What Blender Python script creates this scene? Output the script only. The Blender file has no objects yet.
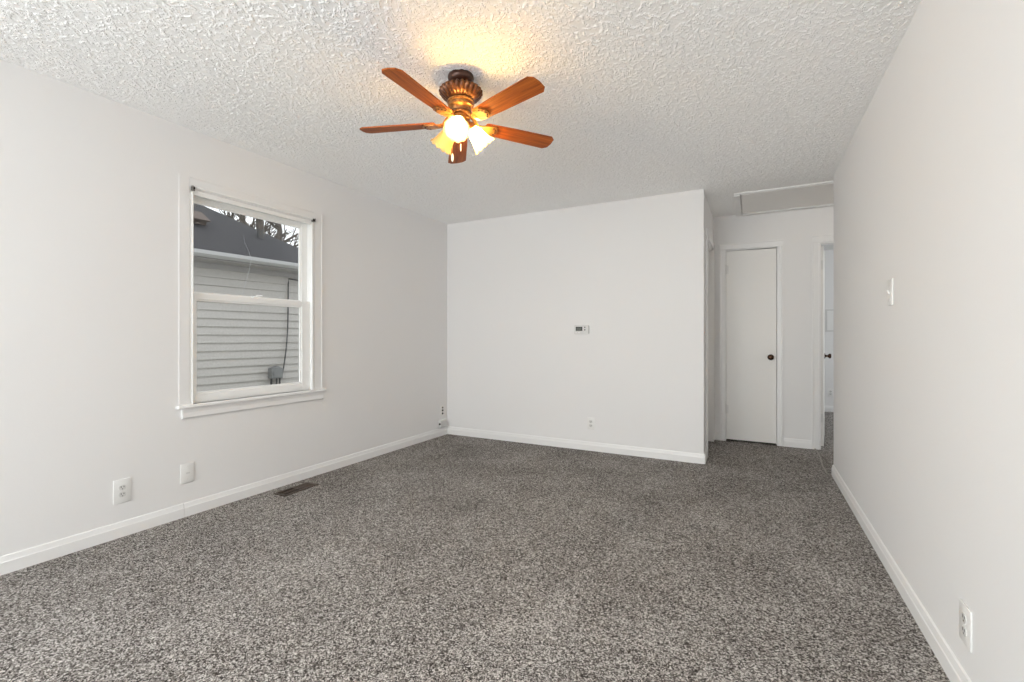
import bpy, bmesh, math, random
from mathutils import Vector, Matrix
R = math.radians
S = bpy.context.scene
COL = S.collection

# ---------------------------------------------------------------- camera
cam_data = bpy.data.cameras.new('camera')
cam_data.sensor_width = 36.0
cam_data.lens = 460.54 / 1024 * 36.0
cam_data.shift_y = -3.7 / 1024
cam_data.clip_start = 0.02
cam = bpy.data.objects.new('camera', cam_data)
cam.location = (0, 0, 1.1229)
cam.rotation_euler = (R(90), 0, R(27.55))
COL.objects.link(cam)
S.camera = cam

# ---------------------------------------------------------------- world, exposure
world = bpy.data.worlds.new('overcast_sky')
S.world = world
world.use_nodes = True
bg = world.node_tree.nodes['Background']
bg.inputs[0].default_value = (0.94, 0.965, 1.0, 1)
bg.inputs[1].default_value = 1.6
S.view_settings.view_transform = 'Standard'
S.view_settings.look = 'None'
S.view_settings.exposure = 0.30
S.view_settings.gamma = 1.0
S.view_settings.use_curve_mapping = False
S.cycles.use_denoising = True
S.cycles.max_bounces = 14
S.cycles.diffuse_bounces = 9
S.cycles.transparent_max_bounces = 16
S.cycles.caustics_reflective = False
S.cycles.caustics_refractive = False

# ---------------------------------------------------------------- added daylight lamps outside the unseen windows
def area(name, loc, rot, sx, sy, power, color):
    d = bpy.data.lights.new(name, 'AREA')
    d.shape = 'RECTANGLE'; d.size = sx; d.size_y = sy
    d.energy = power; d.color = color
    o = bpy.data.objects.new(name, d)
    o.location = loc; o.rotation_euler = rot
    COL.objects.link(o)
    return o
XL0 = -3.152
YF = -3.20                                  # the wall behind the camera
area('added_front_daylight', (-1.60, YF - 0.18, 1.42), (R(90), 0, 0), 2.5, 1.5, 135, (0.95, 0.975, 1.0))
area('added_side_daylight', (XL0 - 0.22, -1.50, 1.45), (0, -R(90), 0), 1.4, 1.3, 85, (0.95, 0.975, 1.0))  # added to brighten the right wall
area('added_bedroom_daylight', (3.74, 6.35, 1.5), (0, R(90), 0), 1.2, 1.0, 34, (0.95, 0.975, 1.0))  # added lamp for the far room

# ---------------------------------------------------------------- materials
def mat(name, color, rough=0.5, metal=0.0, spec=0.5):
    m = bpy.data.materials.new(name); m.use_nodes = True
    b = m.node_tree.nodes['Principled BSDF']
    b.inputs['Base Color'].default_value = (*color, 1)
    b.inputs['Roughness'].default_value = rough
    b.inputs['Metallic'].default_value = metal
    b.inputs['Specular IOR Level'].default_value = spec
    return m
def N(m, t, **kw):
    n = m.node_tree.nodes.new(t)
    for k, v in kw.items():
        if k in n.inputs: n.inputs[k].default_value = v
        else: setattr(n, k, v)
    return n
def L(m, a, b): m.node_tree.links.new(a, b)
def bsdf(m): return m.node_tree.nodes['Principled BSDF']
def coords(m, scale=(1, 1, 1)):
    tc = N(m, 'ShaderNodeTexCoord'); mp = N(m, 'ShaderNodeMapping')
    mp.inputs['Scale'].default_value = scale
    L(m, tc.outputs['Object'], mp.inputs['Vector'])
    return mp.outputs['Vector']
def ramp(m, fac, stops):
    r = N(m, 'ShaderNodeValToRGB'); e = r.color_ramp.elements
    e[0].position, e[0].color = stops[0][0], (*stops[0][1], 1)
    e[1].position, e[1].color = stops[-1][0], (*stops[-1][1], 1)
    for p, c in stops[1:-1]:
        x = e.new(p); x.color = (*c, 1)
    L(m, fac, r.inputs['Fac'])
    return r.outputs['Color']
def math_(m, op, a, b=None, c=None):
    n = N(m, 'ShaderNodeMath', operation=op)
    for i, v in enumerate((a, b, c)):
        if v is None: continue
        if isinstance(v, (int, float)): n.inputs[i].default_value = v
        else: L(m, v, n.inputs[i])
    return n.outputs[0]
def bump(m, h, strength, dist):
    b = N(m, 'ShaderNodeBump'); b.inputs['Strength'].default_value = strength
    b.inputs['Distance'].default_value = dist
    L(m, h, b.inputs['Height']); L(m, b.outputs['Normal'], bsdf(m).inputs['Normal'])

M = {}
def wall_paint(name, col):
    m = mat(name, col, 0.62, 0, 0.25); v = coords(m)
    n = N(m, 'ShaderNodeTexNoise', Scale=90.0, Detail=3.0); L(m, v, n.inputs['Vector'])
    bump(m, n.outputs['Fac'], 0.12, 0.002)
    return m
M['wall'] = wall_paint('white_wall_paint', (0.80, 0.793, 0.79))
M['trim'] = mat('white_trim_paint', (0.82, 0.815, 0.81), 0.38)
M['door'] = mat('white_door_paint', (0.83, 0.815, 0.79), 0.4)
M['vinyl'] = mat('white_window_paint', (0.86, 0.86, 0.85), 0.35)
M['plate'] = mat('white_plastic', (0.80, 0.795, 0.78), 0.3)
M['plate_grey'] = mat('off_white_plastic', (0.66, 0.655, 0.64), 0.35)
M['slot'] = mat('dark_slot', (0.02, 0.018, 0.016), 0.6)
M['screw'] = mat('painted_screw', (0.75, 0.74, 0.72), 0.3, 0.3)
M['bronze_dark'] = mat('dark_bronze', (0.055, 0.022, 0.013), 0.3, 0.45)
M['knob'] = mat('aged_bronze_knob', (0.07, 0.035, 0.02), 0.25, 0.8)
M['hinge'] = mat('painted_hinge', (0.74, 0.73, 0.71), 0.4, 0.2)
M['steel'] = mat('dull_steel', (0.28, 0.27, 0.26), 0.4, 0.7)
M['lcd'] = mat('grey_lcd', (0.075, 0.08, 0.06), 0.3)
M['lcd_bezel'] = mat('dark_screen_bezel', (0.008, 0.008, 0.006), 0.4, 0, 0.2)
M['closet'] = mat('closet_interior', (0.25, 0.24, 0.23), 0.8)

# antique brass with slight mottling
m = mat('antique_brass', (0.30, 0.13, 0.04), 0.34, 0.55); v = coords(m)
n = N(m, 'ShaderNodeTexNoise', Scale=60.0, Detail=3.0); L(m, v, n.inputs['Vector'])
L(m, ramp(m, n.outputs['Fac'], [(0.35, (0.24, 0.085, 0.022)), (0.7, (0.55, 0.27, 0.075))]), bsdf(m).inputs['Base Color'])
M['brass'] = m
m = mat('fan_motor_bronze', (0.16, 0.06, 0.022), 0.32, 0.5); v = coords(m)
n = N(m, 'ShaderNodeTexNoise', Scale=45.0, Detail=3.0); L(m, v, n.inputs['Vector'])
L(m, ramp(m, n.outputs['Fac'], [(0.35, (0.060, 0.020, 0.009)), (0.7, (0.20, 0.075, 0.023))]), bsdf(m).inputs['Base Color'])
M['motor'] = m

# wood of the fan blades
m = mat('stained_blade_wood', (0.2, 0.06, 0.02), 0.5, 0, 0.25); v = coords(m, (3.0, 55, 55))
n = N(m, 'ShaderNodeTexNoise', Scale=1.6, Detail=5.0, Roughness=0.6, Distortion=0.6); L(m, v, n.inputs['Vector'])
L(m, ramp(m, n.outputs['Fac'], [(0.30, (0.15, 0.030, 0.005)), (0.5, (0.36, 0.085, 0.010)), (0.72, (0.50, 0.150, 0.022))]), bsdf(m).inputs['Base Color'])
M['blade'] = m

# carpet: twisted tufts of several greys
m = mat('speckled_carpet', (0.2, 0.19, 0.18), 0.95, 0, 0.05); v = coords(m)
nz = N(m, 'ShaderNodeTexNoise', Scale=60.0, Detail=2.0); L(m, v, nz.inputs['Vector'])
mv = N(m, 'ShaderNodeMix', data_type='VECTOR'); mv.inputs[0].default_value = 0.012
L(m, v, mv.inputs[4]); L(m, nz.outputs['Color'], mv.inputs[5])
vo = N(m, 'ShaderNodeTexVoronoi', Scale=235.0); L(m, mv.outputs[1], vo.inputs['Vector'])
sp = N(m, 'ShaderNodeSeparateColor'); L(m, vo.outputs['Color'], sp.inputs[0])
vo2 = N(m, 'ShaderNodeTexVoronoi', Scale=90.0); L(m, mv.outputs[1], vo2.inputs['Vector'])
sp2 = N(m, 'ShaderNodeSeparateColor'); L(m, vo2.outputs['Color'], sp2.inputs[0])
mixv = math_(m, 'ADD', math_(m, 'MULTIPLY', sp.outputs[0], 0.80), math_(m, 'MULTIPLY', sp2.outputs[1], 0.20))
big = N(m, 'ShaderNodeTexNoise', Scale=2.2, Detail=3.0, Roughness=0.55); L(m, v, big.inputs['Vector'])
fac = math_(m, 'ADD', mixv, math_(m, 'MULTIPLY', math_(m, 'SUBTRACT', big.outputs['Fac'], 0.5), 0.30))
colr = ramp(m, fac, [(0.10, (0.030, 0.026, 0.023)), (0.36, (0.120, 0.108, 0.099)), (0.52, (0.235, 0.216, 0.202)), (0.72, (0.42, 0.395, 0.375)), (0.93, (0.66, 0.63, 0.60))])
L(m, colr, bsdf(m).inputs['Base Color'])
h = math_(m, 'ADD', math_(m, 'MULTIPLY', vo.outputs['Distance'], -0.8), math_(m, 'MULTIPLY', sp2.outputs[0], 0.5))
bump(m, h, 0.6, 0.005)
M['carpet'] = m

# stomped plaster on the ceiling: real displacement
m = mat('stomped_ceiling_plaster', (0.94, 0.937, 0.93), 0.75, 0, 0.2); v = coords(m)
w1 = N(m, 'ShaderNodeTexNoise', Scale=5.0, Detail=2.0); L(m, v, w1.inputs['Vector'])
mv = N(m, 'ShaderNodeMix', data_type='VECTOR'); mv.inputs[0].default_value = 0.10
L(m, v, mv.inputs[4]); L(m, w1.outputs['Color'], mv.inputs[5])
mp = N(m, 'ShaderNodeMapping'); mp.inputs['Rotation'].default_value = (0, 0, R(28)); mp.inputs['Scale'].default_value = (1.5, 0.8, 1)
L(m, mv.outputs[1], mp.inputs['Vector'])
n1 = N(m, 'ShaderNodeTexNoise', Scale=25.0, Detail=2.0, Roughness=0.55, Distortion=0.5); L(m, mp.outputs['Vector'], n1.inputs['Vector'])
rg = math_(m, 'SUBTRACT', 1.0, math_(m, 'MULTIPLY', math_(m, 'ABSOLUTE', math_(m, 'SUBTRACT', n1.outputs['Fac'], 0.5)), 8.0))
rg = math_(m, 'MAXIMUM', rg, 0.0)
n2 = N(m, 'ShaderNodeTexNoise', Scale=55.0, Detail=3.0, Roughness=0.6); L(m, v, n2.inputs['Vector'])
mk = N(m, 'ShaderNodeMapRange'); mk.inputs[1].default_value = 0.42; mk.inputs[2].default_value = 0.56
L(m, n2.outputs['Fac'], mk.inputs[0])
hh = math_(m, 'ADD', math_(m, 'MULTIPLY', rg, math_(m, 'ADD', math_(m, 'MULTIPLY', mk.outputs[0], 0.92), 0.08)), math_(m, 'MULTIPLY', mk.outputs[0], 0.12))
dn = N(m, 'ShaderNodeDisplacement'); dn.inputs['Midlevel'].default_value = 0.0; dn.inputs['Scale'].default_value = 0.0037
L(m, hh, dn.inputs['Height'])
L(m, dn.outputs[0], m.node_tree.nodes['Material Output'].inputs['Displacement'])
m.displacement_method = 'BOTH'
M['ceiling'] = m
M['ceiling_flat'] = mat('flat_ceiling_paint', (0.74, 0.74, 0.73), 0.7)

# outdoors
m = mat('grey_vinyl_siding', (0.44, 0.43, 0.41), 0.55); v = coords(m, (1, 12, 12))
n = N(m, 'ShaderNodeTexNoise', Scale=3.0, Detail=3.0); L(m, v, n.inputs['Vector'])
L(m, ramp(m, n.outputs['Fac'], [(0.3, (0.42, 0.40, 0.375)), (0.7, (0.48, 0.46, 0.435))]), bsdf(m).inputs['Base Color'])
M['siding'] = m
m = mat('dark_shingles', (0.09, 0.09, 0.1), 0.9); v = coords(m)
br = N(m, 'ShaderNodeTexVoronoi', Scale=55.0); L(m, v, br.inputs['Vector'])
L(m, ramp(m, br.outputs['Distance'], [(0.0, (0.055, 0.054, 0.06)), (0.5, (0.022, 0.021, 0.025))]), bsdf(m).inputs['Base Color'])
M['shingle'] = m
M['gutter'] = mat('pale_gutter_metal', (0.42, 0.42, 0.42), 0.4)
M['frieze'] = mat('weathered_frieze', (0.33, 0.32, 0.31), 0.7)
M['rust'] = mat('rusty_vent_cap', (0.10, 0.075, 0.062), 0.8)
M['utility'] = mat('grey_utility_plastic', (0.2, 0.205, 0.205), 0.5)
M['cable'] = mat('black_cable', (0.05, 0.05, 0.05), 0.6)
m = mat('tree_bark', (0.09, 0.075, 0.065), 0.9); v = coords(m, (1, 1, 0.2))
n = N(m, 'ShaderNodeTexNoise', Scale=25.0, Detail=4.0); L(m, v, n.inputs['Vector'])
L(m, ramp(m, n.outputs['Fac'], [(0.3, (0.05, 0.042, 0.036)), (0.7, (0.13, 0.11, 0.095))]), bsdf(m).inputs['Base Color'])
M['bark'] = m
m = mat('winter_lawn', (0.16, 0.16, 0.09), 0.95); v = coords(m)
n = N(m, 'ShaderNodeTexNoise', Scale=14.0, Detail=4.0); L(m, v, n.inputs['Vector'])
L(m, ramp(m, n.outputs['Fac'], [(0.3, (0.10, 0.10, 0.055)), (0.7, (0.24, 0.22, 0.14))]), bsdf(m).inputs['Base Color'])
M['lawn'] = m

# thin window glass, with dried specks on the upper pane
def glass(name, specks):
    m = bpy.data.materials.new(name); m.use_nodes = True
    nt = m.node_tree; nt.nodes.remove(nt.nodes['Principled BSDF'])
    out = nt.nodes['Material Output']
    tr = N(m, 'ShaderNodeBsdfTransparent'); gl = N(m, 'ShaderNodeBsdfGlossy')
    tr.inputs[0].default_value = (0.96, 0.97, 0.965, 1); gl.inputs['Roughness'].default_value = 0.02
    mx = N(m, 'ShaderNodeMixShader'); mx.inputs[0].default_value = 0.035
    L(m, tr.outputs[0], mx.inputs[1]); L(m, gl.outputs[0], mx.inputs[2])
    last = mx.outputs[0]
    if specks:
        v = coords(m)
        vo = N(m, 'ShaderNodeTexVoronoi', Scale=46.0); L(m, v, vo.inputs['Vector'])
        s = N(m, 'ShaderNodeSeparateColor'); L(m, vo.outputs['Color'], s.inputs[0])
        d = math_(m, 'LESS_THAN', vo.outputs['Distance'], math_(m, 'MULTIPLY', math_(m, 'POWER', s.outputs[0], 3.0), 0.27))
        df = N(m, 'ShaderNodeBsdfDiffuse'); df.inputs[0].default_value = (0.75, 0.76, 0.78, 1)
        m2 = N(m, 'ShaderNodeMixShader'); L(m, math_(m, 'MULTIPLY', d, 0.85), m2.inputs[0])
        L(m, last, m2.inputs[1]); L(m, df.outputs[0], m2.inputs[2]); last = m2.outputs[0]
    L(m, last, out.inputs['Surface'])
    return m
M['glass'] = glass('window_glass', False)
M['glass_specks'] = glass('speckled_window_glass', True)
M['crack'] = mat('bright_crack', (0.5, 0.52, 0.54), 0.3)

# frosted lamp glass: lets the bulb's light through
def shade_mat(name, col, through):
    m = bpy.data.materials.new(name); m.use_nodes = True
    nt = m.node_tree; nt.nodes.remove(nt.nodes['Principled BSDF'])
    out = nt.nodes['Material Output']
    tr = N(m, 'ShaderNodeBsdfTransparent'); tl = N(m, 'ShaderNodeBsdfTranslucent'); df = N(m, 'ShaderNodeBsdfDiffuse')
    tr.inputs[0].default_value = (*col, 1); tl.inputs[0].default_value = (*col, 1); df.inputs[0].default_value = (*col, 1)
    a = N(m, 'ShaderNodeMixShader'); a.inputs[0].default_value = 0.35
    L(m, tl.outputs[0], a.inputs[1]); L(m, df.outputs[0], a.inputs[2])
    b = N(m, 'ShaderNodeMixShader'); b.inputs[0].default_value = through
    L(m, a.outputs[0], b.inputs[1]); L(m, tr.outputs[0], b.inputs[2])
    L(m, b.outputs[0], out.inputs['Surface'])
    return m
M['shade'] = shade_mat('frosted_lamp_glass', (0.98, 0.86, 0.60), 0.58)
def emit(name, col, s):
    m = bpy.data.materials.new(name); m.use_nodes = True
    nt = m.node_tree; nt.nodes.remove(nt.nodes['Principled BSDF'])
    e = N(m, 'ShaderNodeEmission'); e.inputs[0].default_value = (*col, 1); e.inputs[1].default_value = s
    L(m, e.outputs[0], nt.nodes['Material Output'].inputs['Surface'])
    return m
M['bulb'] = emit('lit_bulb', (1.0, 0.78, 0.43), 330)
M['bulb_off'] = mat('unlit_bulb', (0.85, 0.83, 0.78), 0.3)

# ---------------------------------------------------------------- mesh helpers
def box(bm, x0, x1, y0, y1, z0, z1, bevel=0.0, seg=2):
    if x1 < x0: x0, x1 = x1, x0
    if y1 < y0: y0, y1 = y1, y0
    vs = [bm.verts.new((x, y, z)) for z in (z0, z1) for x, y in ((x0, y0), (x1, y0), (x1, y1), (x0, y1))]
    fs = [(3, 2, 1, 0), (4, 5, 6, 7), (0, 1, 5, 4), (1, 2, 6, 5), (2, 3, 7, 6), (3, 0, 4, 7)]
    faces = [bm.faces.new([vs[i] for i in f]) for f in fs]
    if bevel:
        es = list({e for f in faces for e in f.edges})
        bmesh.ops.bevel(bm, geom=es, offset=bevel, segments=seg, profile=0.5, affect='EDGES')
    return faces
def prism(bm, pts, axis, a0, a1):
    """extrude a closed 2-D outline (list of (p,q)) along axis 'x','y' or 'z'"""
    def P(p, q, a):
        return {'x': (a, p, q), 'y': (p, a, q), 'z': (p, q, a)}[axis]
    A = [bm.verts.new(P(p, q, a0)) for p, q in pts]; B = [bm.verts.new(P(p, q, a1)) for p, q in pts]
    k = len(pts)
    bm.faces.new(A); bm.faces.new(B[::-1])
    for i in range(k): bm.faces.new((A[i], B[i], B[(i + 1) % k], A[(i + 1) % k]))
def lathe(bm, prof, seg=48, mtx=None, rmod=None, close=True):
    rings = []
    for j, (r, z) in enumerate(prof):
        ring = []
        for i in range(seg):
            a = 2 * math.pi * i / seg
            rr, dz = (r, 0.0) if rmod is None else rmod(j, r, a)
            p = Vector((rr * math.cos(a), rr * math.sin(a), z + dz))
            ring.append(bm.verts.new(mtx @ p if mtx else p))
        rings.append(ring)
    for j in range(len(rings) - 1):
        for i in range(seg):
            bm.faces.new((rings[j][i], rings[j][(i + 1) % seg], rings[j + 1][(i + 1) % seg], rings[j + 1][i]))
    if close:
        bm.faces.new(rings[0][::-1]); bm.faces.new(rings[-1])
def tube(bm, pts, rads, seg=8):
    pts = [Vector(p) for p in pts]
    if not hasattr(rads, '__len__'): rads = [rads] * len(pts)
    rings = []; up = Vector((0.13, 0.37, 0.92))
    for i, p in enumerate(pts):
        t = (pts[min(i + 1, len(pts) - 1)] - pts[max(i - 1, 0)]).normalized()
        a = t.cross(up)
        if a.length < 1e-3: a = t.cross(Vector((1, 0, 0)))
        a.normalize(); b = t.cross(a)
        rings.append([bm.verts.new(p + (a * math.cos(2 * math.pi * k / seg) + b * math.sin(2 * math.pi * k / seg)) * rads[i]) for k in range(seg)])
    for j in range(len(rings) - 1):
        for k in range(seg):
            bm.faces.new((rings[j][k], rings[j][(k + 1) % seg], rings[j + 1][(k + 1) % seg], rings[j + 1][k]))
    bm.faces.new(rings[0][::-1]); bm.faces.new(rings[-1])
def obj(name, bm, m, parent=None, smooth=None):
    bmesh.ops.recalc_face_normals(bm, faces=bm.faces[:])
    me = bpy.data.meshes.new(name); bm.to_mesh(me); bm.free()
    me.materials.append(m)
    if smooth is not None:
        for p in me.polygons: p.use_smooth = True
        me.set_sharp_from_angle(angle=R(smooth))
    o = bpy.data.objects.new(name, me); COL.objects.link(o)
    if parent: o.parent = parent
    return o
def tag(o, label, cat=None, group=None, kind=None):
    o['label'] = label
    if cat: o['category'] = cat
    if group: o['group'] = group
    if kind: o['kind'] = kind
    return o
def struct(name, bm, m, label, cat, smooth=None):
    return tag(obj(name, bm, m, None, smooth), label, cat, None, 'structure')
def thing(name, label, cat, loc=(0, 0, 0), rotz=0.0, group=None, kind=None):
    o = bpy.data.objects.new(name, None); COL.objects.link(o)
    o.empty_display_size = 0.1
    o.location = loc; o.rotation_euler = (0, 0, rotz)
    return tag(o, label, cat, group, kind)
def copy_tree(o, parent=None):
    c = o.copy(); COL.objects.link(c); c.parent = parent
    for ch in o.children: copy_tree(ch, c)
    return c
def B(): return bmesh.new()
def wallpanel(bm, axis, t0, t1, a0, a1, z0, z1, holes=()):
    """axis 'x': wall runs along x, thickness t0..t1 in y (and the other way for 'y')"""
    def put(a, b, c, d):
        if b - a < 1e-5 or d - c < 1e-5: return
        if axis == 'x': box(bm, a, b, t0, t1, c, d)
        else: box(bm, t0, t1, a, b, c, d)
    cur = a0
    for (h0, h1, hz0, hz1) in sorted(holes):
        put(cur, h0, z0, z1); put(h0, h1, z0, hz0); put(h0, h1, hz1, z1); cur = h1
    put(cur, a1, z0, z1)

# ---------------------------------------------------------------- dimensions of the rooms
H = 2.44
XL, XR, YB, YR, YH, XC = -3.152, 0.5855, 4.41, 4.524, 5.504, -0.382
TH = 0.115
WY0, WY1, WZ0, WZ1 = 1.637, 2.565, 0.70, 2.06      # left window opening
CX0, CX1 = -0.262, 0.236                            # closet door opening
DX0, DX1 = 0.598, 1.34                              # bedroom door opening
DH = 2.068
SY0, SY1 = 4.69, 5.41                               # doorway in the short side wall
BX0, BX1, BY1 = 0.47, 3.60, 8.37                    # bedroom
TOP = 2.52
LW = (-2.20, -0.80, 0.80, 2.10)                     # added left window, unseen behind the camera
BOT = -0.06

# floor
bm = B(); box(bm, XL - 0.15, BX1 + 0.1, YF - 0.12, BY1 + 0.1, -0.06, 0.0)
struct('floor', bm, M['carpet'], 'speckled grey brown carpet covering the whole floor', 'floor')
# ceiling: base grid, refined at render time and displaced by its material
bm = B()
x0, x1, y0, y1 = XL - 0.05, 1.85, YF - 0.05, YH + 0.03
nx, ny = int((x1 - x0) / 0.07), int((y1 - y0) / 0.07)
vs = [[bm.verts.new((x0 + (x1 - x0) * i / nx, y0 + (y1 - y0) * j / ny, H)) for i in range(nx + 1)] for j in range(ny + 1)]
for j in range(ny):
    for i in range(nx):
        bm.faces.new((vs[j][i], vs[j + 1][i], vs[j + 1][i + 1], vs[j][i + 1]))
me = bpy.data.meshes.new('ceiling'); bm.to_mesh(me); bm.free(); me.materials.append(M['ceiling'])
ceil = bpy.data.objects.new('ceiling', me); COL.objects.link(ceil)
for p in me.polygons: p.use_smooth = True
tag(ceil, 'white ceiling with rough stomped plaster texture above the room', 'ceiling', None, 'structure')
sd = ceil.modifiers.new('refine', 'SUBSURF'); sd.subdivision_type = 'SIMPLE'; sd.levels = 0; sd.render_levels = 4
bm = B(); box(bm, XL - 0.15, BX1 + 0.1, YF - 0.12, BY1 + 0.1, TOP, TOP + 0.05)
struct('ceiling_top', bm, M['ceiling_flat'], 'board above the plastered ceiling', 'ceiling')
bm = B(); box(bm, -0.6, BX1, YH + TH, BY1, H, H + 0.02)
struct('ceiling_bedroom', bm, M['ceiling_flat'], 'smooth pale ceiling of the room seen through the open doorway', 'ceiling')

# walls
bm = B(); wallpanel(bm, 'y', XL - 0.14, XL, YF - TH, YB + TH, BOT, TOP, [(LW[0], LW[1], LW[2], LW[3]), (WY0, WY1, WZ0, WZ1)])
struct('wall_left', bm, M['wall'], 'white painted wall on the left holding the window', 'wall')
bm = B(); wallpanel(bm, 'x', YB, YB + TH, XL, XC, BOT, TOP)
struct('wall_back', bm, M['wall'], 'white painted back wall with the thermostat', 'wall')
bm = B(); wallpanel(bm, 'y', XC - TH, XC, YB + TH, YH, BOT, TOP, [(SY0, SY1, BOT, DH)])
struct('wall_side', bm, M['wall'], 'short white wall turning into the alcove past the back wall', 'wall')
bm = B(); wallpanel(bm, 'x', YH, YH + TH, XC - TH, 1.9, BOT, TOP, [(CX0, CX1, BOT, DH), (DX0, DX1, BOT, DH)])
struct('wall_hall', bm, M['wall'], 'white wall at the end of the alcove with the narrow closed door', 'wall')
bm = B(); wallpanel(bm, 'y', XR, XR + TH, YF, YR, BOT, TOP)
struct('wall_right', bm, M['wall'], 'white painted wall on the right with a light switch', 'wall')
bm = B(); wallpanel(bm, 'x', YR - TH, YR, XR + TH, 1.9, BOT, TOP)
struct('wall_alcove', bm, M['wall'], 'white wall of the hall turning off behind the right wall', 'wall')
bm = B(); wallpanel(bm, 'y', 1.9, 1.9 + TH, YR - TH, YH + TH, BOT, TOP)
struct('wall_hall_end', bm, M['wall'], 'white wall closing the hall on the right', 'wall')
FW = (-2.90, -0.30, 0.67, 2.17)
bm = B(); wallpanel(bm, 'x', YF - TH, YF, XL, XR + TH, BOT, TOP, [FW])
struct('wall_front', bm, M['wall'], 'white wall behind the camera with the large added front window', 'wall')
bm = B(); wallpanel(bm, 'x', BY1, BY1 + 0.1, BX0 - TH, BX1 + 0.1, BOT, TOP)
struct('wall_bedroom_back', bm, M['wall'], 'white far wall seen through the open doorway', 'wall')
bm = B(); wallpanel(bm, 'y', BX0 - TH, BX0, YH + TH, BY1, BOT, TOP)
struct('wall_bedroom_left', bm, M['wall'], 'white wall behind the open door in the far room', 'wall')
bm = B(); wallpanel(bm, 'y', BX1, BX1 + 0.1, YH, BY1, BOT, TOP, [(5.85, 6.85, 0.85, 2.15)])
struct('wall_bedroom_right', bm, M['wall'], 'white wall of the far room holding the added window', 'wall')
bm = B(); wallpanel(bm, 'x', YH, YH + TH, 1.9 + TH, BX1, BOT, TOP)
struct('wall_bedroom_front', bm, M['wall'], 'white near wall of the far room', 'wall')
bm = B()
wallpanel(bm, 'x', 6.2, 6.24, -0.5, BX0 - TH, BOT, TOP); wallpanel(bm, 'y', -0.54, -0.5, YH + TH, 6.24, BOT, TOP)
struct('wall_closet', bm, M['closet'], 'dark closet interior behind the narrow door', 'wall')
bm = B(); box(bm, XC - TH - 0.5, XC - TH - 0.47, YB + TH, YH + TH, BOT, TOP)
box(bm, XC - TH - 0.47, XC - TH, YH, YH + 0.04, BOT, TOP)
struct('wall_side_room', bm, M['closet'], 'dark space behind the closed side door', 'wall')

# baseboards: flat face with a sloped upper edge
def base_y(name, x, sgn, y0, y1, label, joint=None):
    bm = B()
    prof = [(0, 0.0), (0.013 * sgn, 0.0), (0.013 * sgn, 0.056), (0.0105 * sgn, 0.060), (0.006 * sgn, 0.083), (0.0, 0.087)]
    cuts = [y0, y1] if joint is None else [y0, joint - 0.001, joint + 0.001, y1]
    for a, b in zip(cuts[::2], cuts[1::2]): prism(bm, [(x + p, q) for p, q in prof], 'y', a, b)
    return struct(name, bm, M['trim'], label, 'baseboard')
def base_x(name, y, sgn, x0, x1, label):
    bm = B()
    prof = [(0, 0.0), (0.013 * sgn, 0.0), (0.013 * sgn, 0.056), (0.0105 * sgn, 0.060), (0.006 * sgn, 0.083), (0.0, 0.087)]
    prism(bm, [(y + p, q) for p, q in prof], 'x', x0, x1)
    return struct(name, bm, M['trim'], label, 'baseboard')
base_y('baseboard_left', XL, 1, YF, YB, 'white baseboard along the left wall under the window', 1.60)
base_x('baseboard_back', YB, -1, XL + 0.013, XC + 0.013, 'white baseboard along the back wall')
base_y('baseboard_side', XC, 1, YB, SY0 - 0.07, 'short white baseboard returning around the back wall corner')
base_y('baseboard_right', XR, -1, YF, YR + 0.013, 'white baseboard along the right wall')
base_x('baseboard_hall', YH, -1, 0.286, 0.531, 'short white baseboard between the two doors')
base_x('baseboard_hall_corner', YH, -1, XC, -0.316, 'tiny white baseboard left of the narrow door')
base_x('baseboard_alcove', YR, 1, XR, 1.9, 'white baseboard in the hall behind the right wall')
base_x('baseboard_bedroom', BY1, -1, BX0, BX1, 'white baseboard on the far wall of the open room')

# ---------------------------------------------------------------- left window
win = thing('window_1', 'white double hung sash window in the left wall', 'window', (0, 0, 0), 0, None, 'structure')
bm = B()                                            # casing: flat boards with a thin inner bead
CY0, CY1, CZ1 = 1.573, 2.648, 2.137
prism(bm, [(XL, CY0 + 0.006), (XL + 0.006, CY0), (XL + 0.008, CY0 + 0.001), (XL + 0.008, WY0 - 0.016), (XL + 0.008, WY0 - 0.004), (XL + 0.004, WY0), (XL, WY0)], 'z', WZ0, CZ1)
prism(bm, [(XL, CY1), (XL + 0.011, CY1), (XL + 0.013, CY1 - 0.004), (XL + 0.013, CY1 - 0.012), (XL + 0.010, CY1 - 0.016), (XL + 0.009, WY1 + 0.022), (XL + 0.009, WY1), (XL, WY1)], 'z', WZ0, CZ1)
prism(bm, [(XL, WZ1), (XL + 0.009, WZ1), (XL + 0.009, CZ1 - 0.01), (XL + 0.003, CZ1), (XL, CZ1)], 'y', WY0, WY1)
obj('casing', bm, M['wall'], win)
bm = B()                                            # jamb lining and stops
box(bm, XL - 0.135, XL, WY0, WY0 + 0.012, WZ0, WZ1); box(bm, XL - 0.135, XL, WY1 - 0.012, WY1, WZ0, WZ1)
box(bm, XL - 0.135, XL, WY0 + 0.012, WY1 - 0.012, WZ1 - 0.014, WZ1)
box(bm, XL - 0.018, XL + 0.013, WY1 - 0.022, WY1 - 0.010, WZ0, WZ1 - 0.014, 0.002)
box(bm, XL - 0.018, XL + 0.013, WY0 + 0.010, WY0 + 0.018, WZ0, WZ1 - 0.014, 0.002)
box(bm, XL - 0.018, XL + 0.004, WY0 + 0.018, WY1 - 0.022, WZ1 - 0.030, WZ1 - 0.014)
obj('jamb', bm, M['vinyl'], win)
bm = B()
box(bm, XL - 0.13, XL + 0.0, WY0 + 0.001, WY1 - 0.001, WZ0 - 0.022, WZ0, 0.0)
box(bm, XL + 0.0002, XL + 0.036, 1.556, 2.664, WZ0 - 0.022, WZ0, 0.006)
obj('window_stool', bm, M['trim'], win)
bm = B()
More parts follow.
